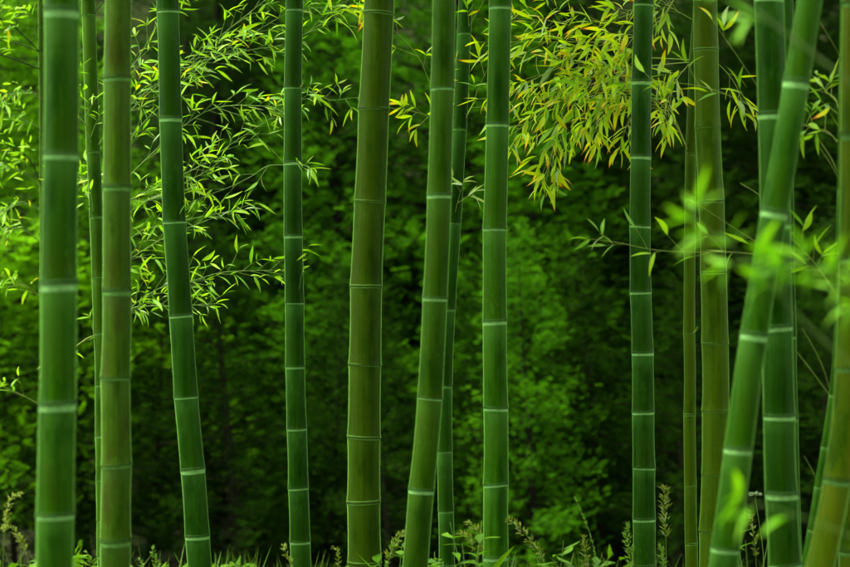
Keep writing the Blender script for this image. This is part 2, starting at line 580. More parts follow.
# ------------------------------------------------------------------ culms
def canopy_mesh(seed):
    """the leafy top of a tall culm, far above the frame: drooping side branches full of leaves"""
    g = np.random.default_rng(seed)
    n = 2200
    t = g.uniform(0, 1, n) ** 0.8
    az = g.uniform(0, 2 * math.pi, n)
    az = np.round(az / 0.45) * 0.45 + g.normal(0, 0.12, n)
    rad = g.uniform(0.1, 1.0, n) * (1.25 - 0.75 * t)
    P = np.stack([np.cos(az) * rad, np.sin(az) * rad, t * 3.4 - 0.25 * rad ** 2 + g.normal(0, 0.12, n)], -1)
    d = np.stack([np.cos(az), np.sin(az), g.normal(-0.5, 0.4, n)], -1) + g.normal(0, 0.5, (n, 3))
    return blades(P, d, g.uniform(0.13, 0.20, n), 0.18, g, 'canopy')


def blades(P, d, length, wratio, g, mat, fold=True, name='foliage', var=None):
    """one small 2-quad leaf per row"""
    n = len(P)
    d = d / np.linalg.norm(d, axis=1)[:, None]
    up = g.normal(0, 0.5, (n, 3)) + np.array([0, 0, 1.0])
    y = np.cross(up, d)
    y /= np.linalg.norm(y, axis=1)[:, None] + 1e-9
    z = np.cross(d, y)
    L = np.asarray(length)[:, None]
    W = L * wratio * 0.5
    b = P
    mid_l = P + d * L * 0.42 + y * W + z * W * 0.3
    mid_r = P + d * L * 0.42 - y * W + z * W * 0.3
    mid = P + d * L * 0.5
    tip = P + d * L - z * L * 0.12
    v = np.stack([b, mid_l, tip, mid_r, mid], 1).reshape(-1, 3)
    o = np.arange(n)[:, None] * 5
    f = np.concatenate([o + np.array([[0, 4, 1]]), o + np.array([[4, 2, 1]]), o + np.array([[0, 3, 4]]), o + np.array([[4, 3, 2]])])
    al = np.tile([0, .5, 1, .5, .5], n)
    vr = np.repeat(g.uniform(0, 1, n) if var is None else var, 5)
    return make_mesh(name, v, f, M[mat], {'along': al, 'var': vr})


def scales(P, d, length, wratio, g, mat, name, var):
    """one tiny diamond-shaped leaf per row"""
    n = len(P)
    d = d / np.linalg.norm(d, axis=1)[:, None]
    y = np.cross(g.normal(0, 0.5, (n, 3)) + np.array([0, -0.4, 0.8]), d)
    y /= np.linalg.norm(y, axis=1)[:, None] + 1e-9
    L = np.asarray(length)[:, None]
    W = L * wratio * 0.5
    v = np.stack([P, P + d * L * 0.45 + y * W, P + d * L, P + d * L * 0.45 - y * W], 1).reshape(-1, 3)
    f = np.arange(n)[:, None] * 4 + np.array([[0, 1, 2, 3]])
    return make_mesh(name, v, f, M[mat], {'along': np.tile([0, .5, 1, .5], n), 'var': np.repeat(var, 4)}, smooth=False)


CANOPY = [canopy_mesh(s) for s in (11, 12, 13)]


def culm(label, pts, w, nodes, d, mat, ring, top=6.2, band=0.011, ring_style='wax', lean=0.0, crown=True, nsub=28, group='tall bamboo culms of the grove'):
    """pts: (px, py) of the axis; w: (width px at the frame's top, at its bottom); nodes: py of each node; d: distance"""
    pts = sorted(pts, key=lambda p: p[1])
    m = mpp(d)
    # axis as a function of z
    zs = [at(0, py, d).z for px, py in pts][::-1]
    xs_ = [at(px, 0, d).x for px, py in pts][::-1]
    zs, xs_ = np.array(zs), np.array(xs_)
    # smooth monotone interpolation with soft straightening beyond the frame
    s_lo = (xs_[1] - xs_[0]) / (zs[1] - zs[0])
    s_hi = (xs_[-1] - xs_[-2]) / (zs[-1] - zs[-2])

    fine_z = np.linspace(zs[0] - 2, zs[-1] + 8, 1600)
    fx = np.interp(fine_z, zs, xs_)
    lo, hi = fine_z < zs[0], fine_z > zs[-1]
    dz = zs[0] - fine_z[lo]
    fx[lo] = xs_[0] - s_lo * (dz - 0.25 * dz ** 2 / 2)
    dz = fine_z[hi] - zs[-1]
    fx[hi] = xs_[-1] + s_hi * dz
    kern = np.hanning(61)
    kern /= kern.sum()
    pad = np.concatenate([fx[0] - (fx[1] - fx[0]) * np.arange(30, 0, -1), fx, fx[-1] + (fx[-1] - fx[-2]) * np.arange(1, 31)])
    fx = np.convolve(pad, kern, 'valid')

    jz, jx, jy = [-9, 99], [0, 0], [0, 0]

    def axis(z):      # the culm kinks a little at every node
        return np.array([np.interp(z, fine_z, fx) + np.interp(z, jz, jx), d + np.interp(z, jz, jy), z])

    z_top, z_bot = at(0, 0, d).z, at(0, 567, d).z
    r_top, r_bot = w[0] * m / 2, w[1] * m / 2

    def rad(z):
        r = r_bot + (r_top - r_bot) * (z - z_bot) / (z_top - z_bot)
        return max(r, 0.35 * r_top, 0.004)

    nz = sorted(at(0, py, d).z for py in nodes)
    g = (nz[1] - nz[0])
    while nz[0] > 0.12:
        g *= 0.86
        nz.insert(0, nz[0] - max(g, 0.06))
    g = (nz[-1] - nz[-2])
    while nz[-1] < top:
        g *= 1.01
        nz.append(nz[-1] + g)
    gz = height(axis(0)[0], d) - 0.05
    nz = [z for z in nz if z > gz + 0.04]
    R1 = np.random.default_rng(int(abs(pts[0][0]) * 17 + d * 10))
    jz = nz
    jx = R1.normal(0, 0.020, len(nz)) * (w[0] * m)
    jy = R1.normal(0, 0.020, len(nz)) * (w[0] * m)
    base = axis(gz + 0.05)
    root = empty('bamboo_culm', (base[0], base[1], gz + 0.05))
    tag(root, label, 'bamboo', group)
    off = np.array(root.location)
    R0 = np.random.default_rng(int(abs(pts[0][0]) * 13 + d * 100))
    ends = [gz] + nz
    for i in range(len(ends) - 1):
        z0, z1 = ends[i], ends[i + 1]
        k = 9
        t = np.concatenate([[0, 0.02, 0.06], np.linspace(0.12, 0.86, k), [0.94, 0.98, 1.0]])
        zz = z0 + (z1 - z0) * t
        flare = 1 + 0.06 * np.exp(-t * (z1 - z0) / 0.024) + 0.035 * np.exp(-(1 - t) * (z1 - z0) / 0.016)
        rr = np.array([rad(z) for z in zz]) * flare * (1 - 0.012 * np.sin(t * math.pi))
        # a slight kink from internode to internode
        kx = R0.normal(0, 0.0009)
        path = np.array([axis(z) for z in zz]) + np.array([kx, 0, 0]) * np.sin(t * math.pi)[:, None]
        v, f, al = lathe(path, rr, nsub, t)
        link('internode', make_mesh('internode', v - off, f, M[mat], {'along': al}), root)
    for z in nz:
        r = rad(z)
        b = band * (0.6 + 0.65 * R0.random()) * (1.05 if ring_style == 'wax' else 0.9)
        c = axis(z)
        if ring_style == 'wax':      # broad pale waxy band under a sharp scar
            prof = [(-1.5 * b, 1.012, .35), (-1.2 * b, 1.028, 0.1), (-0.6 * b, 1.036, 0), (-0.1 * b, 1.045, 0), (0.0, 1.10, 0.2), (0.14 * b, 1.11, 1), (0.32 * b, 1.03, 1), (0.5 * b, 1.045, 0.9), (0.8 * b, 1.055, .84), (1.2 * b, 1.012, .93)]
        else:                        # older culm: thin dark scar and thin pale ridge
            prof = [(-0.55 * b, 1.022, .55), (-0.35 * b, 1.035, 0.1), (-0.15 * b, 1.045, 0), (-0.04 * b, 1.06, 0.9), (0.12 * b, 1.07, 1), (0.22 * b, 1.03, 1), (0.42 * b, 1.035, .3), (0.62 * b, 1.05, 0.05), (0.8 * b, 1.045, 0.5), (1.05 * b, 1.012, 0.9)]
        dzv = np.array([p[0] for p in prof])
        # a node sits a touch askew
        tilt = R0.normal(0, 0.03)
        path = np.array([axis(z + q) for q in dzv])
        v, f, al = lathe(path, [r * p[1] for p in prof], nsub, [p[2] for p in prof])
        v[:, 2] += (v[:, 0] - c[0]) * tilt
        link('node_ring', make_mesh('node_ring', v - off, f, M[ring], {'along': al}), root)
    if crown:
        p = axis(nz[-1])
        mt = Matrix.Translation(Vector(p - off) + Vector((0, 0, -0.9))) @ Matrix.Rotation(R0.uniform(0, 6.28), 4, 'Z')
        tag(link('leafy_top', CANOPY[int(R0.integers(0, 3))], root, mt), kind='stuff')
    root['_d'] = d
    return root


C_A = culm('thick smooth bright green culm with broad pale node bands, left of the stained culm', [(61.5, 0), (61, 155), (58.5, 284), (56.3, 404), (55, 567)], (34.5, 37), [12, 155, 284.5, 404.5, 514.5], 5.75, 'green', 'ring_pale', band=0.0125)
C_B = culm('blotchy olive stained culm with faint green nodes', [(118, 0), (117, 190), (116, 380), (116, 567)], (26.5, 30.5), [-33, 78, 187, 291, 377.5, 465, 541], 6.85, 'stained', 'ring_green', band=0.009)
C_C = culm('slim dull green culm half hidden behind the blotchy stained culm', [(88, 0), (93, 150), (98, 240), (101, 333), (103, 430), (105, 567)], (13.5, 15), [15, 152, 217, 277, 333, 385, 436, 480, 521], 9.3, 'moss', 'ring_green', band=0.006)
C_D = culm('pencil thin olive culm tucked behind the thick bright green culm', [(41.5, 0), (42.5, 190), (45, 380), (48, 567)], (6.5, 8), [-90, 53, 190, 300, 395, 470, 530], 10.2, 'olive', 'ring_olive', ring_style='old', band=0.006, nsub=14)
C_E = culm('deep green culm leaning left at its top, pale nodes, between stained and slender culms', [(167.5, 0), (170.6, 119), (174.8, 222), (180.6, 315), (186.7, 397), (192.3, 469), (199.5, 567)], (22, 24.5), [11.5, 119, 222, 315.5, 397, 469.5, 536], 8.0, 'deep', 'ring_pale', band=0.0085)
C_F = culm('slender upright deep green culm with a leafy twig crossing it', [(293.5, 0), (293, 120), (293.6, 236), (295.5, 367), (298, 488), (301.5, 567)], (17.2, 20.5), [10, 88, 163, 236, 303, 367, 428.6, 488, 541.5], 8.2, 'deep', 'ring_pale', band=0.0065)
C_G = culm('thickest olive brown culm with thin dark node lines', [(378.6, 0), (374.5, 100), (370, 190), (366, 283), (364.2, 377), (364, 470), (364.5, 567)], (30, 33), [14, 109.5, 202, 287, 365, 437.6, 502, 563], 7.9, 'olive', 'ring_olive', ring_style='old', band=0.011)
C_H = culm('moss green culm leaning right at its top, in front of a thin dark culm', [(443, 0), (442, 88), (439.5, 195), (435.5, 298), (429.5, 398), (422, 490), (416, 567)], (23, 25.5), [-22, 88.5, 195.5, 298.5, 398, 490, 578], 7.15, 'moss', 'ring_pale', band=0.0075)
C_I = culm('thin dark green culm standing just behind the moss green leaning culm', [(465.5, 0), (459.5, 129), (453.5, 223), (448, 309), (444.5, 386), (444.5, 451), (446, 511), (447, 567)], (14, 15.5), [-65, 33.5, 129, 223, 309, 386, 451.5, 511, 564], 8.9, 'deep', 'ring_green', band=0.006)
C_J = culm('straight bright green culm with whitish nodes beside the yellow tipped leaves', [(500, 0), (497, 124), (495.3, 229), (495, 321), (495.4, 408), (495.8, 567)], (22.3, 25), [7.5, 124.5, 229, 321.5, 408, 484, 557], 7.8, 'green', 'ring_pale', band=0.009)
C_K = culm('straight dark green culm with pale closely spaced nodes right of the yellow tipped leaves', [(644, 0), (641.5, 82), (640, 157), (640, 226), (640.8, 292), (642, 353), (643.5, 420), (644.3, 567)], (19.3, 22.8), [5, 82, 157, 226, 292, 353, 412, 467.6, 519, 566], 8.2, 'deep', 'ring_pale', band=0.0075)
C_L = culm('thin yellowish olive culm close beside a thicker olive culm', [(699, 0), (694, 60), (691.5, 120), (690, 200), (689, 300), (689.5, 415), (691.5, 567)], (10, 12.5), [-40, 60, 155, 245, 333, 415, 485.5, 544], 9.0, 'olive_lit', 'ring_olive', ring_style='old', band=0.008, nsub=18)
C_M = culm('upright olive culm with thin double node lines behind the blurred leaf tips', [(705, 0), (707, 100), (710, 190), (713.8, 283), (716, 377), (715, 460), (713, 567)], (24, 28), [-30, 50.5, 127.5, 202, 273, 344, 411, 474, 531], 7.75, 'olive_lit', 'ring_olive', ring_style='old', band=0.009)
C_N = culm('bright green culm leaning steeply across an upright culm', [(810, 0), (797, 83), (776, 200), (753, 335), (738, 449), (724, 567)], (25, 28.5), [-55, 83, 213, 335, 449, 549], 5.9, 'green', 'ring_pale', band=0.011)
C_O = culm('upright deep green culm crossed by the steeply leaning culm', [(769, 0), (772, 115), (774.5, 226), (776.5, 327), (778.5, 416), (781, 494), (784, 567)], (29, 32), [-3, 115, 226, 327, 416, 494, 565], 6.6, 'deep', 'ring_pale', band=0.0105)
C_P = culm('thin dark culm showing as a sliver behind the crossed upright culm', [(787, 0), (787.5, 200), (789.5, 337), (791.5, 419), (793.5, 495), (795, 567)], (12, 14), [-20, 105, 232, 337, 419, 496, 563], 7.35, 'deep', 'ring_green', band=0.007)
C_Q = culm('yellowing culm bending inwards at its foot, at the edge of the grove', [(855, 0), (853.8, 190), (852, 280), (850, 368), (845.5, 425), (836.5, 490), (820, 567)], (27, 28), [4, 136, 259, 368, 480, 580], 6.0, 'yellowed', 'ring_green', band=0.009)
C_T = culm('yellow green upright culm behind the foot of the bending yellowing culm', [(862, 0), (858, 283), (854, 567)], (29, 31), [-10, 120, 240, 350, 455, 550], 6.7, 'yellowed', 'ring_green', band=0.009)
C_S = culm('very thin young green culm with bare twigs beside the yellowing culm', [(842, -60), (841, 60), (839.5, 200), (838, 345), (832.5, 400), (828, 430), (818.5, 487), (806, 567)], (3.2, 9.5), [-60, 62, 190, 295, 395, 447, 487, 530], 6.95, 'green', 'ring_green', band=0.006, crown=False, nsub=12, top=2.8)
C_X = culm('spindly green culm with drooping fresh leaves, standing nearest the path', [(909, 0), (906, 283), (903, 567)], (10, 12), [-80, 70, 210, 340, 460, 560], 3.9, 'moss', 'ring_green', band=0.006, nsub=16, crown=False, top=2.6)

# unseen culm copies added round the viewer; their tops keep light off the fronts
def copy_tree(o, parent=None):
    c = o.copy()
    COL.objects.link(c)
    c.parent = parent
    for ch in o.children:
        copy_tree(ch, c)
    return c


for q, (x, y) in enumerate(((-1.7, 2.4), (1.6, 2.8), (-2.7, 4.7), (2.8, 4.3), (-1.0, -0.9), (1.2, -0.6), (-3.3, 1.0), (3.3, 1.3), (0.1, -1.8), (-3.6, 7.4), (3.7, 7.0))):
    t = copy_tree(C_J if q % 2 else C_H)
    t.location = (x, y, height(x, y))
    t.rotation_euler.z = q * 1.3
    tag(t, 'unseen tall bamboo culm added near the viewer to block front light', 'bamboo', 'unseen bamboo culms added round the viewer')

# ------------------------------------------------------------------ leafy branches
random.seed(21)
# from the slim culm behind the stained one: rising to the right behind the deep green and slender culms
LEFT = dict(kind='leaf', start=0.16, step=0.031, twig=(0.06, 0.20), leaf=(0.034, 0.088), per=(2, 4), up=0.10, droop=0.28, zspread=0.18, wmul=0.92, spread=(14, 48))
branch(C_C, [(90, 18), (104, 2), (125, -14), (160, -40)], 9.3, 9.1, 0.006, 0.0015, mat='twig_dark', **LEFT)
branch(C_C, [(93, 152), (130, 105), (183, 66), (238, 22), (290, -20)], 9.3, 8.9, 0.007, 0.0015, **{**LEFT, 'step': 0.036})
branch(C_C, [(93, 152), (150, 92), (200, 62), (250, 50), (290, 42), (345, 8)], 9.3, 8.8, 0.006, 0.001, **LEFT)
branch(C_C, [(96, 200), (130, 140), (170, 95), (214, 56), (250, 35), (300, 5)], 9.3, 9.2, 0.006, 0.001, **LEFT)
branch(C_C, [(97, 217), (140, 165), (205, 112), (262, 106), (284, 112)], 9.3, 8.8, 0.006, 0.001, **{**LEFT, 'start': 0.3})
branch(C_C, [(97, 217), (150, 190), (200, 166), (230, 145), (268, 120), (300, 100)], 9.3, 8.9, 0.006, 0.001, **LEFT)
branch(C_C, [(98, 240), (140, 205), (180, 185), (205, 172), (222, 160)], 9.3, 8.8, 0.006, 0.001, **{**LEFT, 'step': 0.030, 'start': 0.2})
branch(C_C, [(99, 277), (135, 235), (165, 225), (205, 216), (240, 210)], 9.3, 8.9, 0.006, 0.001, **{**LEFT, 'skip': 0.35})
branch(C_C, [(99, 277), (125, 262), (160, 240), (195, 225), (240, 208)], 9.3, 8.8, 0.005, 0.001, **{**LEFT, 'skip': 0.4})
branch(C_C, [(101, 333), (130, 308), (160, 288), (195, 280), (225, 272), (283, 270)], 9.3, 8.6, 0.006, 0.001, **{**LEFT, 'skip': 0.1, 'droop': 0.15, 'up': 0.3, 'start': 0.1})
branch(C_C, [(101, 333), (128, 310), (150, 306), (180, 306), (208, 304)], 9.3, 8.7, 0.005, 0.001, **{**LEFT, 'skip': 0.15, 'start': 0.2})
branch(C_C, [(101, 333), (88, 338), (76, 346), (60, 356)], 9.3, 9.2, 0.006, 0.002, **{**LEFT, 'up': 0.9, 'spread': (60, 100), 'twig': (0.06, 0.14), 'step': 0.05, 'mat': 'twig_tan'})
branch(C_C, [(98, 217), (88, 205), (78, 196), (66, 186)], 9.3, 9.1, 0.005, 0.001, **LEFT)
branch(C_C, [(94, 152), (84, 120), (76, 96), (70, 80)], 9.3, 9.0, 0.005, 0.001, **LEFT)
branch(C_C, [(94, 152), (110, 100), (140, 55), (165, 10), (180, -20)], 9.3, 9.3, 0.006, 0.001, **LEFT)
# from the pencil thin culm: dark bare twigs and leaves reaching left, and low ones
branch(C_D, [(41, 53), (26, 38), (12, 25), (-6, 15)], 10.2, 10.0, 0.008, 0.004, mat='twig_dark', **{**LEFT, 'skip': 0.6})
branch(C_D, [(41, 53), (28, 47), (10, 42), (-10, 38)], 10.2, 10.1, 0.006, 0.003, mat='twig_dark', **{**LEFT, 'skip': 0.3})
branch(C_D, [(43, 70), (24, 63), (8, 57), (-10, 52)], 10.2, 10.0, 0.008, 0.004, mat='twig_dark', **{**LEFT, 'skip': 0.8})
branch(C_D, [(14, 26), (17, 12), (20, -8)], 10.1, 10.1, 0.004, 0.002, mat='twig_dark', **{**LEFT, 'skip': 0.6})
branch(C_D, [(43, 190), (30, 160), (14, 148), (-6, 138)], 10.2, 9.9, 0.006, 0.002, mat='twig_dark', **{**LEFT, 'skip': 0.2})
branch(C_D, [(43, 190), (24, 172), (8, 168), (-10, 172)], 10.2, 9.8, 0.005, 0.001, **LEFT)
branch(C_D, [(43, 212), (22, 202), (6, 210), (-12, 216)], 10.2, 9.8, 0.005, 0.001, **LEFT)
branch(C_D, [(43, 130), (24, 120), (4, 112), (-12, 112)], 10.2, 9.8, 0.005, 0.001, **LEFT)
branch(C_D, [(43, 245), (28, 232), (12, 228), (-6, 240)], 10.2, 9.8, 0.005, 0.001, **LEFT)
branch(C_D, [(43, 100), (26, 92), (8, 96), (-10, 104)], 10.2, 9.7, 0.004, 0.001, **LEFT)
branch(C_D, [(42, 30), (30, 16), (16, 8), (-4, 2)], 10.2, 9.8, 0.004, 0.001, **LEFT)
branch(C_D, [(43, 190), (58, 178), (74, 176), (92, 180)], 10.2, 9.8, 0.004, 0.001, **LEFT)
branch(C_D, [(44, 300), (30, 288), (12, 280), (-12, 270)], 10.2, 9.8, 0.004, 0.001, mat='twig_tan', **{**LEFT, 'skip': 0.35})
branch(C_D, [(46, 408), (28, 398), (12, 390), (-6, 382)], 10.2, 9.9, 0.004, 0.001, mat='twig_tan', **{**LEFT, 'skip': 0.7, 'droop': -0.1})
# from the slender culm: a spray at its node and the twig that crosses it
branch(C_F, [(296, 90), (312, 92), (330, 100), (352, 98)], 8.2, 8.1, 0.004, 0.001, **{**LEFT, 'start': 0.1, 'step': 0.03, 'spread': (20, 70), 'twig': (0.05, 0.13)})
branch(C_F, [(291, 165), (268, 166), (252, 176), (232, 186), (206, 196)], 8.1, 8.0, 0.004, 0.001, **{**LEFT, 'start': 0.05, 'step': 0.06, 'skip': 0.15})
branch(C_F, [(292, 163), (300, 164), (310, 168)], 8.08, 7.95, 0.003, 0.001, **{**LEFT, 'start': 0.2, 'step': 0.03, 'twig': (0.02, 0.05)})
branch(C_F, [(296, 12), (318, 8), (340, 8), (366, 12)], 8.2, 8.3, 0.004, 0.001, **{**LEFT, 'start': 0.05, 'step': 0.05})
branch(C_F, [(297, 303), (301, 278), (304, 262)], 8.2, 8.1, 0.002, 0.001, **{**LEFT, 'skip': 0.9, 'droop': 0.9})
branch(C_F, [(300, 88), (302, 85.5), (303.5, 82)], 8.18, 8.15, 0.008, 0.003, **{**LEFT, 'skip': 1.0, 'tip': False, 'mat': 'twig_tan'}, name='branch_stub')
branch(C_L, [(693, 333), (696, 330.5), (697.5, 327)], 8.98, 8.95, 0.008, 0.003, **{**LEFT, 'skip': 1.0, 'tip': False, 'mat': 'twig_tan'}, name='branch_stub')
# from the thin dark culm: twigs both ways with dry tips
DRY = dict(kind='leaf_dry', start=0.2, step=0.055, twig=(0.06, 0.16), leaf=(0.052, 0.106), per=(3, 5), up=-0.02, droop=0.30, zspread=0.15, mat='twig_tan', wmul=1.08)
branch(C_I, [(464, 34), (440, 96), (418, 56), (392, 28), (372, 8)], 8.9, 8.6, 0.004, 0.001, **{**DRY, 'skip': 0.45, 'start': 0.35})
branch(C_I, [(459, 129), (440, 120), (415, 112), (390, 108)], 8.9, 8.6, 0.004, 0.001, **{**DRY, 'skip': 0.2, 'start': 0.3})
branch(C_I, [(464, 34), (475, 16), (488, -6)], 8.9, 8.8, 0.003, 0.001, **{**DRY, 'skip': 0.3, 'kind': 'leaf'})
branch(C_I, [(459, 129), (470, 110), (480, 85), (492, 60)], 8.9, 8.8, 0.003, 0.001, **DRY)
branch(C_I, [(453, 223), (457, 205), (461, 190)], 8.9, 8.8, 0.002, 0.001, **{**DRY, 'skip': 0.8, 'kind': 'leaf_pale'})
# the big spray with yellow tips, hanging from the thin olive culm
SPR = {**DRY, 'step': 0.022, 'twig': (0.05, 0.24), 'per': (2, 5), 'start': 0.2, 'spread': (10, 48)}
branch(C_L, [(695, -40), (660, 20), (620, 40), (560, 42), (505, 42)], 9.0, 8.6, 0.005, 0.001, **{**SPR, 'skip': 0.15})
branch(C_L, [(695, -40), (655, 2), (610, 20), (570, 22), (515, 18)], 9.0, 8.9, 0.005, 0.001, **{**SPR, 'skip': 0.35, 'up': 0.1})
branch(C_L, [(692, 60), (650, 58), (610, 58), (565, 66), (530, 82), (505, 100)], 9.0, 8.5, 0.006, 0.001, **SPR)
branch(C_L, [(691, 62), (650, 66), (605, 72), (565, 90), (535, 118), (515, 132)], 9.0, 8.4, 0.006, 0.001, **SPR)
branch(C_L, [(690, 155), (665, 104), (620, 84), (575, 106), (556, 140), (548, 172)], 9.0, 8.5, 0.006, 0.001, **SPR)
branch(C_L, [(690, 155), (668, 112), (635, 90), (606, 104), (596, 128)], 9.0, 8.6, 0.005, 0.001, **SPR)
branch(C_L, [(690, 155), (672, 120), (650, 104), (630, 118), (622, 142)], 9.0, 8.8, 0.004, 0.001, **{**SPR, 'skip': 0.3})
branch(C_L, [(691, 62), (676, 80), (668, 100), (664, 118)], 9.0, 8.7, 0.004, 0.001, **{**SPR, 'skip': 0.2})
branch(C_L, [(692, 60), (715, 62), (735, 84), (743, 108)], 9.0, 8.9, 0.004, 0.001, **{**SPR, 'skip': 0.35, 'start': 0.5})
branch(C_L, [(693, 20), (672, 8), (655, -4), (640, -10)], 9.0, 8.8, 0.004, 0.001, **{**SPR, 'skip': 0.2})
# from the sliver culm: two long thin branches reaching left in front of the dark and olive culms
REACH = dict(kind='leaf', start=0.2, step=0.07, twig=(0.06, 0.14), leaf=(0.06, 0.09), per=(1, 3), up=0.35, droop=0.1, zspread=0.12, spread=(20, 45), mat='twig_tan')
branch(C_P, [(787, 118), (754, 107), (720, 92), (687, 84), (640, 82), (588, 84)], 7.35, 7.3, 0.003, 0.0008, **REACH)
branch(C_P, [(787, 118), (765, 96), (740, 60), (722, 34)], 7.35, 7.3, 0.002, 0.0008, **{**REACH, 'skip': 0.4, 'kind': 'leaf_dry'})
branch(C_P, [(788, 262), (745, 253), (690, 252), (655, 250), (620, 243), (600, 240)], 7.35, 7.2, 0.003, 0.0008, **REACH)
branch(C_P, [(788, 262), (750, 238), (722, 220), (705, 209)], 7.35, 7.2, 0.002, 0.0008, **{**REACH, 'skip': 0.5})
branch(C_P, [(788, 232), (775, 208), (755, 192), (740, 183)], 7.35, 7.5, 0.002, 0.0008, **{**REACH, 'skip': 1.0, 'tip': False})
# from the very thin young culm: straight bare twigs, two leafy tufts, a forked pair lower down
BARE = {**REACH, 'skip': 1.0, 'tip': False, 'mat': 'twig_tan'}
branch(C_S, [(832, 398), (822, 385), (808, 366), (796, 351)], 6.95, 6.9, 0.0026, 0.0012, **BARE)
branch(C_S, [(832, 396), (822, 365), (812, 345), (802, 328)], 6.95, 6.9, 0.0022, 0.001, **BARE)
branch(C_S, [(838, 297), (834, 288), (828, 280)], 6.95, 6.9, 0.002, 0.001, **BARE)
branch(C_S, [(818, 484), (812, 470), (804, 456)], 6.95, 6.9, 0.002, 0.001, **BARE)
branch(C_S, [(840, 182), (830, 163), (814, 140)], 6.95, 6.9, 0.002, 0.001, **BARE)
branch(C_S, [(840, 180), (832, 160), (818, 138)], 6.95, 7.0, 0.002, 0.001, **BARE)
branch(C_S, [(842, 60), (832, 42), (820, 22)], 6.95, 6.9, 0.002, 0.001, **BARE)
branch(C_S, [(838, 297), (820, 270), (805, 252), (789, 236)], 6.95, 6.9, 0.003, 0.001, **{**REACH, 'start': 0.4, 'step': 0.035, 'spread': (40, 100), 'per': (1, 3)})
branch(C_S, [(838, 297), (826, 280), (814, 262), (802, 250)], 6.95, 6.85, 0.003, 0.001, **{**REACH, 'start': 0.5, 'step': 0.03, 'spread': (40, 100)})
branch(C_S, [(840, 145), (828, 132), (812, 128), (802, 124)], 6.95, 7.1, 0.003, 0.001, **{**REACH, 'start': 0.1, 'step': 0.025, 'spread': (40, 110), 'twig': (0.04, 0.12), 'per': (2, 3)})
branch(C_S, [(840, 120), (836, 100), (826, 92), (822, 84)], 6.95, 7.1, 0.003, 0.001, **{**REACH, 'start': 0.1, 'step': 0.03, 'spread': (30, 90)})
# out-of-focus branches of the spindly culm in front
FORE = dict(kind='leaf_fresh', start=0.2, step=0.04, twig=(0.02, 0.06), leaf=(0.045, 0.075), per=(2, 4), up=0.1, droop=0.3, zspread=0.1, mat='twig', wmul=1.1)
branch(C_X, [(908, 120), (850, 82), (800, 44), (760, 14), (730, -12)], 3.9, 3.7, 0.0065, 0.003, **{**FORE, 'skip': 0.75})
branch(C_X, [(905, 400), (850, 362), (800, 318), (755, 268), (695, 222)], 3.9, 3.7, 0.005, 0.0012, **{**FORE, 'start': 0.6, 'step': 0.034})
branch(C_X, [(905, 330), (860, 300), (830, 275), (795, 262)], 3.9, 3.75, 0.003, 0.0012, **{**FORE, 'start': 0.35})
branch(C_X, [(905, 330), (870, 290), (842, 262)], 3.9, 3.75, 0.003, 0.0012, **{**FORE, 'start': 0.3, 'skip': 0.5})
branch(C_X, [(903, 560), (860, 540), (820, 524), (780, 510), (745, 500)], 3.9, 3.75, 0.003, 0.001, **{**FORE, 'start': 0.4, 'skip': 0.45})


# ------------------------------------------------------------------ conifers behind the grove
def spray_proto(g, n_side=5):
    """a flat feathery spray, along +X, about 1 long: positions, directions, lengths of its scale-leaf tips"""
    P, D, L = [], [], []
    for i in range(n_side):
        s = 0.12 + 0.8 * i / (n_side - 1)
        for side in (-1, 1):
            a = side * R(g.uniform(32, 58))
            ln = 0.46 * (1 - 0.75 * abs(s - 0.35)) * g.uniform(0.7, 1.15)
            dr = np.array([math.cos(a), math.sin(a), g.normal(-0.08, 0.1)])
            base = np.array([s, 0, -0.16 * s * s])
            for q in range(2):
                u = 0.25 + 0.35 * q
                for s2 in (-1, 1):
                    a2 = a + s2 * R(g.uniform(20, 45))
                    P.append(base + dr * ln * u)
                    D.append([math.cos(a2), math.sin(a2), g.normal(-0.1, 0.22)])
                    L.append(0.20 * g.uniform(0.7, 1.2))
            P.append(base + dr * ln * 0.7)
            D.append(dr)
            L.append(0.24 * g.uniform(0.8, 1.2))
    P.append(np.array([0.9, 0, -0.14]))
    D.append(np.array([1, 0, -0.3]))
    L.append(0.25)
    return np.array(P), np.array(D), np.array(L)


PROTOS = [spray_proto(np.random.default_rng(100 + i)) for i in range(5)]


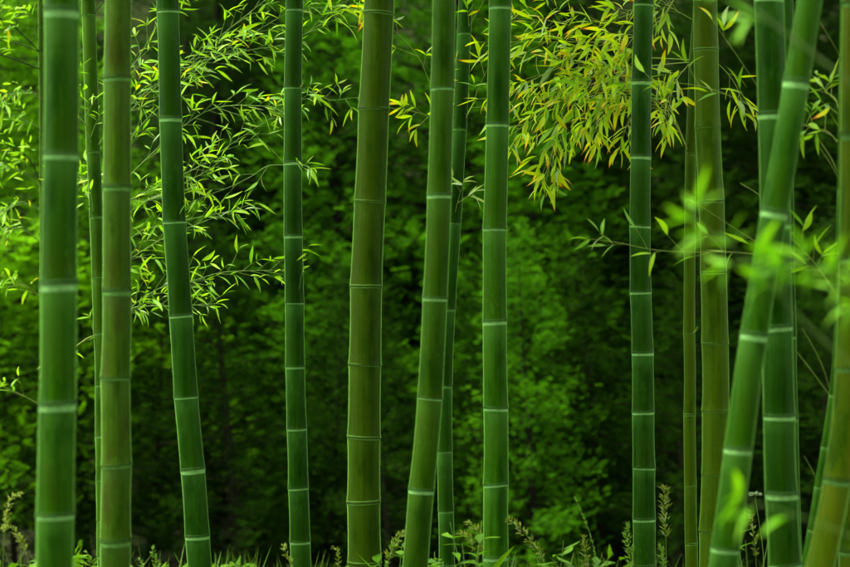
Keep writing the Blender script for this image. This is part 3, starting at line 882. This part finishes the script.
def conifer_crown(seed, H, rmax, n_limb, z0, mat, size=(0.055, 0.13), power=0.8):
    g = np.random.default_rng(seed)
    PP, DD, LL, VV = [], [], [], []
    limbs = []
    for i in range(n_limb):
        t = (i + g.uniform(0, 1)) / n_limb
        t = t ** 0.9
        z = z0 + (H - z0) * t
        prof = (1 - t) ** power * (0.65 + 0.35 * min(1, t * 5 + 0.3))
        ln = rmax * prof * g.uniform(0.6, 1.2) + 0.12
        az = i * 2.39996 + g.normal(0, 0.35)
        rise = g.uniform(-0.05, 0.5)
        d = np.array([math.cos(az), math.sin(az), rise])
        base = np.array([0, 0, z])
        limbs.append((base, base + d * ln * 0.55 + [0, 0, 0.02], base + d * ln + [0, 0, -0.05 * ln]))
        tone = g.uniform(0, 1)
        ns = max(10, int(ln * 66))
        for k in range(ns):
            u = g.uniform(0.3, 1.0)
            p0 = base + d * ln * u + g.normal(0, 0.13, 3)
            a = az + g.normal(0, 1.0)
            fd = np.array([math.cos(a), math.sin(a), g.normal(0.45, 0.45)])
            fd /= np.linalg.norm(fd)
            up = np.array([0, 0, 1.0]) + g.normal(0, 0.45, 3)
            y = np.cross(up, fd)
            y /= np.linalg.norm(y)
            zz = np.cross(fd, y)
            B = np.stack([fd, y, zz])
            sp, sd, sl = PROTOS[int(g.integers(0, 5))]
            s = g.uniform(*size)
            PP.append(p0 + (sp @ B) * s)
            DD.append(sd @ B)
            LL.append(sl * s)
            VV.append(np.clip(tone * 0.7 + g.uniform(0, .3) + g.normal(0, 0.1, len(sl)), 0, 1))
    me = scales(np.concatenate(PP), np.concatenate(DD), np.concatenate(LL), 0.34, g, mat, 'conifer_crown', np.concatenate(VV))
    return me, limbs


def trunk_mesh(H, r, limbs, seed, lean=0.0):
    g = np.random.default_rng(seed)
    tb = Tubes()
    zz = np.linspace(-0.1, H * 0.97, 14)
    path = np.stack([np.cumsum(g.normal(0, 0.012, 14)) + lean * zz * 0, np.cumsum(g.normal(0, 0.012, 14)), zz], -1)
    tb.v = []
    rr = r * (1 - 0.93 * np.linspace(0, 1, 14)) + r * 0.5 * np.exp(-np.linspace(0, 14, 14))
    v, f, _ = lathe(path, rr, 10, np.zeros(14))
    tb.v.append(v)
    tb.f.append(f)
    tb.n = len(v)
    for i, (a, b, c) in enumerate(limbs):
        t = a[2] / H
        tb.add(smooth_path([a, b, c], 4), max(0.006, r * 0.28 * (1 - t)), 0.003, 4)
    return tb.mesh('conifer_trunk', M['bark'])


KIND = {}
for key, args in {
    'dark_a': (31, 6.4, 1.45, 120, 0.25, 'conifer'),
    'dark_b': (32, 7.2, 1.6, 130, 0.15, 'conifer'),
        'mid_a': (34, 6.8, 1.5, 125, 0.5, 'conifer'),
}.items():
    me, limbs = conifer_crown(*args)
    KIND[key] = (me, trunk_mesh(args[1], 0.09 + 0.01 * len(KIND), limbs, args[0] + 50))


def conifer(label, px, d, key, rot, s=1.0, group='conifers behind the bamboo grove'):
    d *= 1.36
    x = (px - 425) / 850 * K * d
    root = empty('conifer_tree', (x, d, height(x, d)))
    tag(root, label, 'tree', group)
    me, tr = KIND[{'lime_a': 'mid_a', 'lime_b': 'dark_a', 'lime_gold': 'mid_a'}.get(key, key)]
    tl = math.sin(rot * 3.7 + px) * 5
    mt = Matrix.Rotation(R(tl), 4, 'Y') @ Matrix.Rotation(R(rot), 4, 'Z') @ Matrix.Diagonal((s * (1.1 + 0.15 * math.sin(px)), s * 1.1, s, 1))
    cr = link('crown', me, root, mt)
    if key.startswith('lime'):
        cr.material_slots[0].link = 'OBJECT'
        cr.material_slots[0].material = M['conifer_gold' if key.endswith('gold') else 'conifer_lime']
    link('trunk', tr, root, mt)
    return root


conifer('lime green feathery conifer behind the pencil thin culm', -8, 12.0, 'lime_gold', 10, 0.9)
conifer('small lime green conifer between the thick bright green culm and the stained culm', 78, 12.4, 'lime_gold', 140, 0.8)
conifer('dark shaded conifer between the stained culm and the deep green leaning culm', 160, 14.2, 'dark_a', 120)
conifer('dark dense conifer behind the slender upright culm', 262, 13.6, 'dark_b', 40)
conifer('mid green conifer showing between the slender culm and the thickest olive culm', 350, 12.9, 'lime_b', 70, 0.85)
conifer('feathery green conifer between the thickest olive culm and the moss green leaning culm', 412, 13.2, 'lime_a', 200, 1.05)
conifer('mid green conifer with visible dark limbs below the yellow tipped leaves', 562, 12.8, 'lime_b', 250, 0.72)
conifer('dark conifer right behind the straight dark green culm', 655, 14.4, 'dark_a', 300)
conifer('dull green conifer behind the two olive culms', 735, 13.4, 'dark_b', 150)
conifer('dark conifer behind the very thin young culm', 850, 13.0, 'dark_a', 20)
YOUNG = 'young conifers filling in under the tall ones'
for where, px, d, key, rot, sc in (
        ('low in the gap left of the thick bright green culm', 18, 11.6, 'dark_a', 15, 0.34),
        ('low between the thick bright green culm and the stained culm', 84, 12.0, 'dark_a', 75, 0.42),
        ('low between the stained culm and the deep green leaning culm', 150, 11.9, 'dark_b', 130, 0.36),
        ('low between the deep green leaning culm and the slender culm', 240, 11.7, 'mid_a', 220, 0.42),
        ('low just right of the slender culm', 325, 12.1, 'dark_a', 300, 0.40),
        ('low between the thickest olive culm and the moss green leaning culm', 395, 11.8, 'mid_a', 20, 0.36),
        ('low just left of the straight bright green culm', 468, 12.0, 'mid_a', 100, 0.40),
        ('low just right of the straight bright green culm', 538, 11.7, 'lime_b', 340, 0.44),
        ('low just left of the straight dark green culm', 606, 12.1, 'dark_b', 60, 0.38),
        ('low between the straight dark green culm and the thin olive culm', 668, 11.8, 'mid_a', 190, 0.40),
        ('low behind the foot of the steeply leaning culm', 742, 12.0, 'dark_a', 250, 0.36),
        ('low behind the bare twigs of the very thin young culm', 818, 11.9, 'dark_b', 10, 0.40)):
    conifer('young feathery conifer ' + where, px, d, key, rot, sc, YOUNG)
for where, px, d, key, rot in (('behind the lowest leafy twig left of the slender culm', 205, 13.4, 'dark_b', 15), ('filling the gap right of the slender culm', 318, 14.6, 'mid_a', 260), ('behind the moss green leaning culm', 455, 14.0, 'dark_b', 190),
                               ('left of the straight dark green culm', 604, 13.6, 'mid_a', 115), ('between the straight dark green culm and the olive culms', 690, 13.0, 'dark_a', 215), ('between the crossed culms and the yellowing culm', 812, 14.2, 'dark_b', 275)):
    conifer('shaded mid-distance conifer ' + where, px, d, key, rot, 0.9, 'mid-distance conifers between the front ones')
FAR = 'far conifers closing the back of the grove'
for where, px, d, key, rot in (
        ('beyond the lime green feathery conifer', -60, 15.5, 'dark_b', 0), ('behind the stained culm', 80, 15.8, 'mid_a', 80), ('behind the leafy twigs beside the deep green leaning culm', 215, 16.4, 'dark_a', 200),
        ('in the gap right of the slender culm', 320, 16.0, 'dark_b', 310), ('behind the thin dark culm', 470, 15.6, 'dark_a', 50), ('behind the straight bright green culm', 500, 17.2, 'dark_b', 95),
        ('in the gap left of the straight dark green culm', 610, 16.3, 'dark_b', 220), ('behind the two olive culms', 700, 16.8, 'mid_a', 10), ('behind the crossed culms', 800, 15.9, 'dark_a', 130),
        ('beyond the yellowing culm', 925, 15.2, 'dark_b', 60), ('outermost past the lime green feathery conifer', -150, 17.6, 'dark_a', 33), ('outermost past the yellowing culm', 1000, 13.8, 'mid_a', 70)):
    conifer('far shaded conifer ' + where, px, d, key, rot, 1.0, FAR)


# unseen conifers added behind the viewer to keep low sky off culm fronts
for q, (x, y, key) in enumerate(((-7.4, -3.0, 'dark_b'), (-4.3, -3.6, 'dark_a'), (-1.5, -4.0, 'dark_b'), (1.5, -3.8, 'mid_a'), (4.4, -3.5, 'dark_b'), (7.4, -3.0, 'dark_a'))):
    t = conifer('unseen dark conifer added behind the viewer to block front light', 425, 12, key, q * 47, 1.9, 'unseen conifers added behind the viewer')
    t.location = (x, y, height(x, y))


# a wooded slope behind, one dark mass
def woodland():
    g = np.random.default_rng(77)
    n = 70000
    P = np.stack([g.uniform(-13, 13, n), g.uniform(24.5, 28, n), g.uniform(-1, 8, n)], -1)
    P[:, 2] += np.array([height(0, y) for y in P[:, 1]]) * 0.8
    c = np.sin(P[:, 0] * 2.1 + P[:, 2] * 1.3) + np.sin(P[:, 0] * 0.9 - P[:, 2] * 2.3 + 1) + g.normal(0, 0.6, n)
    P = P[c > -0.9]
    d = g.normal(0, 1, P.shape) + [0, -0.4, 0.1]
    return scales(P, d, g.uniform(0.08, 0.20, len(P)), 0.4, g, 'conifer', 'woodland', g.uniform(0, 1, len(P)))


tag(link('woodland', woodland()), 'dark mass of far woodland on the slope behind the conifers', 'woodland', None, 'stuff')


# ------------------------------------------------------------------ undergrowth and grass
def cover(seed, n, ymin, ymax, hlo, hhi, llo, lhi, wr, mat, dens=None):
    g = np.random.default_rng(seed)
    y = g.uniform(ymin, ymax, n)
    x = g.uniform(-0.28, 0.28, n) * y
    cl = np.sin(x * 5.1 + y * 2.0) * np.cos(x * 2.3 - y * 3.1) + 0.5 * np.sin(x * 11 + y * 7)
    keep = cl + g.normal(0, 0.5, n) > -0.1
    x, y, cl = x[keep], y[keep], cl[keep]
    m = len(x)
    hmax = hlo + (hhi - hlo) * np.clip(0.45 + 0.4 * cl, 0.1, 1)
    z = np.array([height(a, b) for a, b in zip(x, y)]) + hmax * g.uniform(0, 1, m) ** 0.7
    d = np.stack([g.normal(0, 1, m), g.normal(0, 1, m), g.normal(0.35, 0.4, m)], -1)
    return blades(np.stack([x, y, z], -1), d, g.uniform(llo, lhi, m), wr, g, mat)


tag(link('undergrowth', cover(5, 9000, 6.4, 11.8, 0.02, 0.22, 0.05, 0.11, 0.42, 'weed')), 'leafy low undergrowth covering the soil round the culms', 'undergrowth', None, 'stuff')


def grass_field():
    g = np.random.default_rng(9)
    n = 9000
    y = g.uniform(5.2, 13.5, n)
    x = g.uniform(-0.3, 0.3, n) * y
    m = np.sin(x * 3.7 + y * 1.1) + g.normal(0, 0.7, n) > 0.0
    x, y = x[m], y[m]
    z = np.array([height(a, b) for a, b in zip(x, y)])
    d = np.stack([g.normal(0, 0.35, len(x)), g.normal(0, 0.35, len(x)), np.ones(len(x))], -1)
    return blades(np.stack([x, y, z], -1), d, g.uniform(0.10, 0.30, len(x)), 0.025, g, 'grass')


tag(link('grass', grass_field()), 'thin green grass blades growing between the culms', 'grass', None, 'stuff')


def stalk(label, pts, d, head, mat, hw=0.008, seeds=60, hl=0.02, stem_mat='twig', leafs=2, cat='grass', group='seeding grass stalks in the undergrowth', name='grass_stalk', open_=0.5):
    """pts: pixel polyline, foot (below the frame) to tip; head: fraction of the length where seeds begin"""
    g = np.random.default_rng(int(pts[-1][0] * 7 + pts[-1][1]))
    p3 = [at(x, y, d) for x, y in pts]
    foot = Vector((p3[0].x + 0.02, d, height(p3[0].x, d) - 0.01))
    path = smooth_path([foot] + p3, 22)
    root = empty(name, foot)
    tag(root, label, cat, group)
    off = np.array(foot)
    tb = Tubes()
    tb.add(path, 0.0013, 0.0005, 5)
    link('stem', tb.mesh('stem', M[stem_mat], off), root)
    cum = np.concatenate([[0], np.cumsum(np.linalg.norm(np.diff(path, axis=0), axis=1))])
    L = cum[-1]
    s = L - (L - head * L) * g.uniform(0, 1, seeds)
    P = np.stack([np.interp(s, cum, path[:, k]) for k in range(3)], -1)
    T = np.gradient(path, axis=0)
    T = np.stack([np.interp(s, cum, T[:, k]) for k in range(3)], -1)
    T /= np.linalg.norm(T, axis=1)[:, None]
    out = g.normal(0, 1, (seeds, 3))
    out -= (out * T).sum(1)[:, None] * T
    out /= np.linalg.norm(out, axis=1)[:, None]
    taper = np.sin(np.clip((s - head * L) / (L - head * L), 0, 1) * math.pi * 0.85 + 0.3)[:, None]
    P2 = P + out * hw * taper * g.uniform(0.1, 1, (seeds, 1))
    hd = blades(P2 - off, T * (1 - open_) + out * open_, np.full(seeds, hl) * g.uniform(0.7, 1.2, seeds), 0.35, g, mat)
    tag(link('seed_head', hd, root), kind=None)
    for q in range(leafs):
        i = int(2 + q * 4 + g.integers(0, 3))
        v, f, al = LEAF_SHAPES[int(g.integers(0, 8))]
        dr = Vector((g.normal(0, 1), g.normal(0, 0.6), 1.1))
        mt = Matrix.Translation(Vector(path[i] - off)) @ basis(dr).to_4x4() @ Matrix.Diagonal((0.2, 0.09, 0.2, 1))
        link('blade', LEAF_ME['leaf_weed'][int(g.integers(0, 8))], root, mt)
    return root


stalk('small feathery bright foxtail between the thick green culm and the stained culm', [(98, 600), (94, 566), (87, 552)], 7.4, 0.72, 'seed_green', 0.007, 60, 0.018)
stalk('feathery foxtail pair member with upright tip beside the deep green leaning culm', [(164, 600), (158, 570), (151, 546)], 7.6, 0.72, 'seed_green', 0.006, 60, 0.016)
stalk('short pale foxtail tip in the dark left of the deep green leaning culm', [(148, 620), (144, 575), (140, 559)], 7.6, 0.8, 'seed_green', 0.004, 40, 0.014)
stalk('reddish drooping seed stalk beside the foot of the slender culm', [(296, 620), (291, 570), (283, 545)], 7.8, 0.72, 'seed', 0.006, 50, 0.02)
stalk('curling seed stalk left of the thickest olive culm', [(342, 620), (339, 572), (338, 553), (333, 547)], 7.6, 0.8, 'seed', 0.004, 40, 0.014)
stalk('branching seed stalk between the thickest olive culm and the moss culm', [(390, 620), (388, 566), (393, 548), (402, 531)], 7.7, 0.75, 'seed', 0.01, 60, 0.022)
stalk('low bristly seed stalk right of the thickest olive culm', [(384, 620), (386, 570), (398, 540)], 7.7, 0.78, 'seed_green', 0.006, 50, 0.02)
stalk('drooping seed stalk bending towards the bright green culm', [(480, 620), (478, 570), (470, 540), (458, 533)], 7.5, 0.78, 'seed', 0.006, 50, 0.02)
stalk('pale branching seed stalk just left of the straight bright green culm', [(486, 620), (483, 560), (478, 534), (467, 521)], 7.6, 0.76, 'seed', 0.008, 60, 0.022)
stalk('long arching seed stalk leaning left onto the straight bright green culm', [(552, 620), (545, 566), (528, 537), (509, 519)], 7.6, 0.68, 'seed', 0.011, 90, 0.022)
stalk('tall thin spike of grass rising highest from the undergrowth', [(602, 640), (597, 567), (588, 528), (575, 498)], 7.7, 0.62, 'seed_green', 0.0025, 70, 0.012, open_=0.25)
stalk('upright reddish seed plume beside the tall thin grass spike', [(588, 640), (586, 575), (584, 537)], 7.9, 0.74, 'seed', 0.009, 60, 0.022)
stalk('plump green foxtail left of the straight dark green culm', [(634, 640), (631, 570), (626, 524)], 7.8, 0.68, 'seed_green', 0.011, 110, 0.018)
stalk('short green foxtail at the foot of the straight dark green culm', [(668, 640), (664, 575), (661, 545)], 7.9, 0.74, 'seed_green', 0.008, 80, 0.018)
stalk('upright tan seed panicle between the dark green culm and the thin olive culm', [(667, 640), (666, 545), (664, 488)], 8.3, 0.70, 'seed', 0.016, 110, 0.026)
stalk('slender seed stalk behind the blurred leaves at the upright green culm', [(760, 640), (756, 560), (751, 512)], 7.5, 0.72, 'seed', 0.006, 60, 0.018)
stalk('nodding dry grass plume left of the thick bright green culm', [(2, 620), (4, 540), (10, 500), (22, 494)], 10.5, 0.72, 'seed', 0.010, 80, 0.026)
stalk('arching dry grass plume in the shade left of the thick bright green culm', [(38, 620), (28, 560), (14, 530), (2, 528)], 10.3, 0.72, 'seed', 0.010, 80, 0.026)


def weed(label, px, d, h, seed, n=22):
    g = np.random.default_rng(seed)
    x = (px - 425) / 850 * K * d
    foot = Vector((x, d, height(x, d)))
    root = empty('leafy_weed', foot)
    tag(root, label, 'weed', 'leafy weeds at the foot of the culms')
    tb = Tubes()
    tops = []
    for k in range(4):
        a = g.uniform(0, 6.28)
        e = np.array([math.cos(a) * 0.07, math.sin(a) * 0.07, h * g.uniform(0.75, 1.05)])
        tops.append(e)
        tb.add(smooth_path([np.zeros(3), e * [0.3, 0.3, 0.55], e], 7), 0.0025, 0.001, 5)
    link('stem', tb.mesh('stem', M['twig']), root)
    for k in range(n):
        e = tops[k % 4]
        u = g.uniform(0.35, 1.0)
        pos = Vector(e * [u, u, u])
        a = g.uniform(0, 6.28)
        dr = Vector((math.cos(a), math.sin(a), g.uniform(0.0, 0.7)))
        mt = Matrix.Translation(pos) @ basis(dr).to_4x4() @ Matrix.Diagonal((0.075, 0.16, 0.075, 1))
        link('leaf', LEAF_ME['leaf_weed'][int(g.integers(0, 8))], root, mt)
    return root


weed('broad leafy weed between the moss leaning culm and the bright green culm', 470, 7.4, 0.50, 1)
weed('yellow green weed at the foot of the thin dark culm', 436, 7.6, 0.46, 2)
weed('leafy weed right of the thickest olive culm', 396, 7.8, 0.44, 3)
weed('leafy weed right of the straight bright green culm', 524, 7.5, 0.47, 4)
weed('low weed under the arching seed stalk', 556, 7.7, 0.46, 5)
weed('leafy weed at the foot of the steeply leaning culm', 752, 7.4, 0.60, 6)
weed('leafy weed between the crossed culms and the yellowing culm', 806, 7.2, 0.62, 7)


def flower():
    d = 8.6
    top = at(755, 496, d)
    foot = Vector((top.x + 0.03, d, height(top.x, d)))
    root = empty('wild_flower', foot)
    tag(root, 'small flat white flower head left of the upright green culm', 'flower')
    g = np.random.default_rng(3)
    tb = Tubes()
    rel = top - foot
    tb.add(smooth_path([(0, 0, 0), tuple(rel * 0.5 + Vector((0.02, 0, 0))), tuple(rel)], 10), 0.002, 0.001, 5)
    link('stem', tb.mesh('stem', M['twig']), root)
    n = 90
    a = g.uniform(0, 6.28, n)
    r = 0.022 * np.sqrt(g.uniform(0, 1, n))
    P = np.stack([np.cos(a) * r, np.sin(a) * r, 0.012 - r * r * 22 + g.normal(0, 0.0025, n)], -1) + np.array(rel)
    D = np.stack([np.cos(a), np.sin(a), np.full(n, 0.3)], -1)
    link('flower_head', blades(P, D, np.full(n, 0.012), 0.7, g, 'petal'), root)


flower()
print('leaves', N_LEAF)
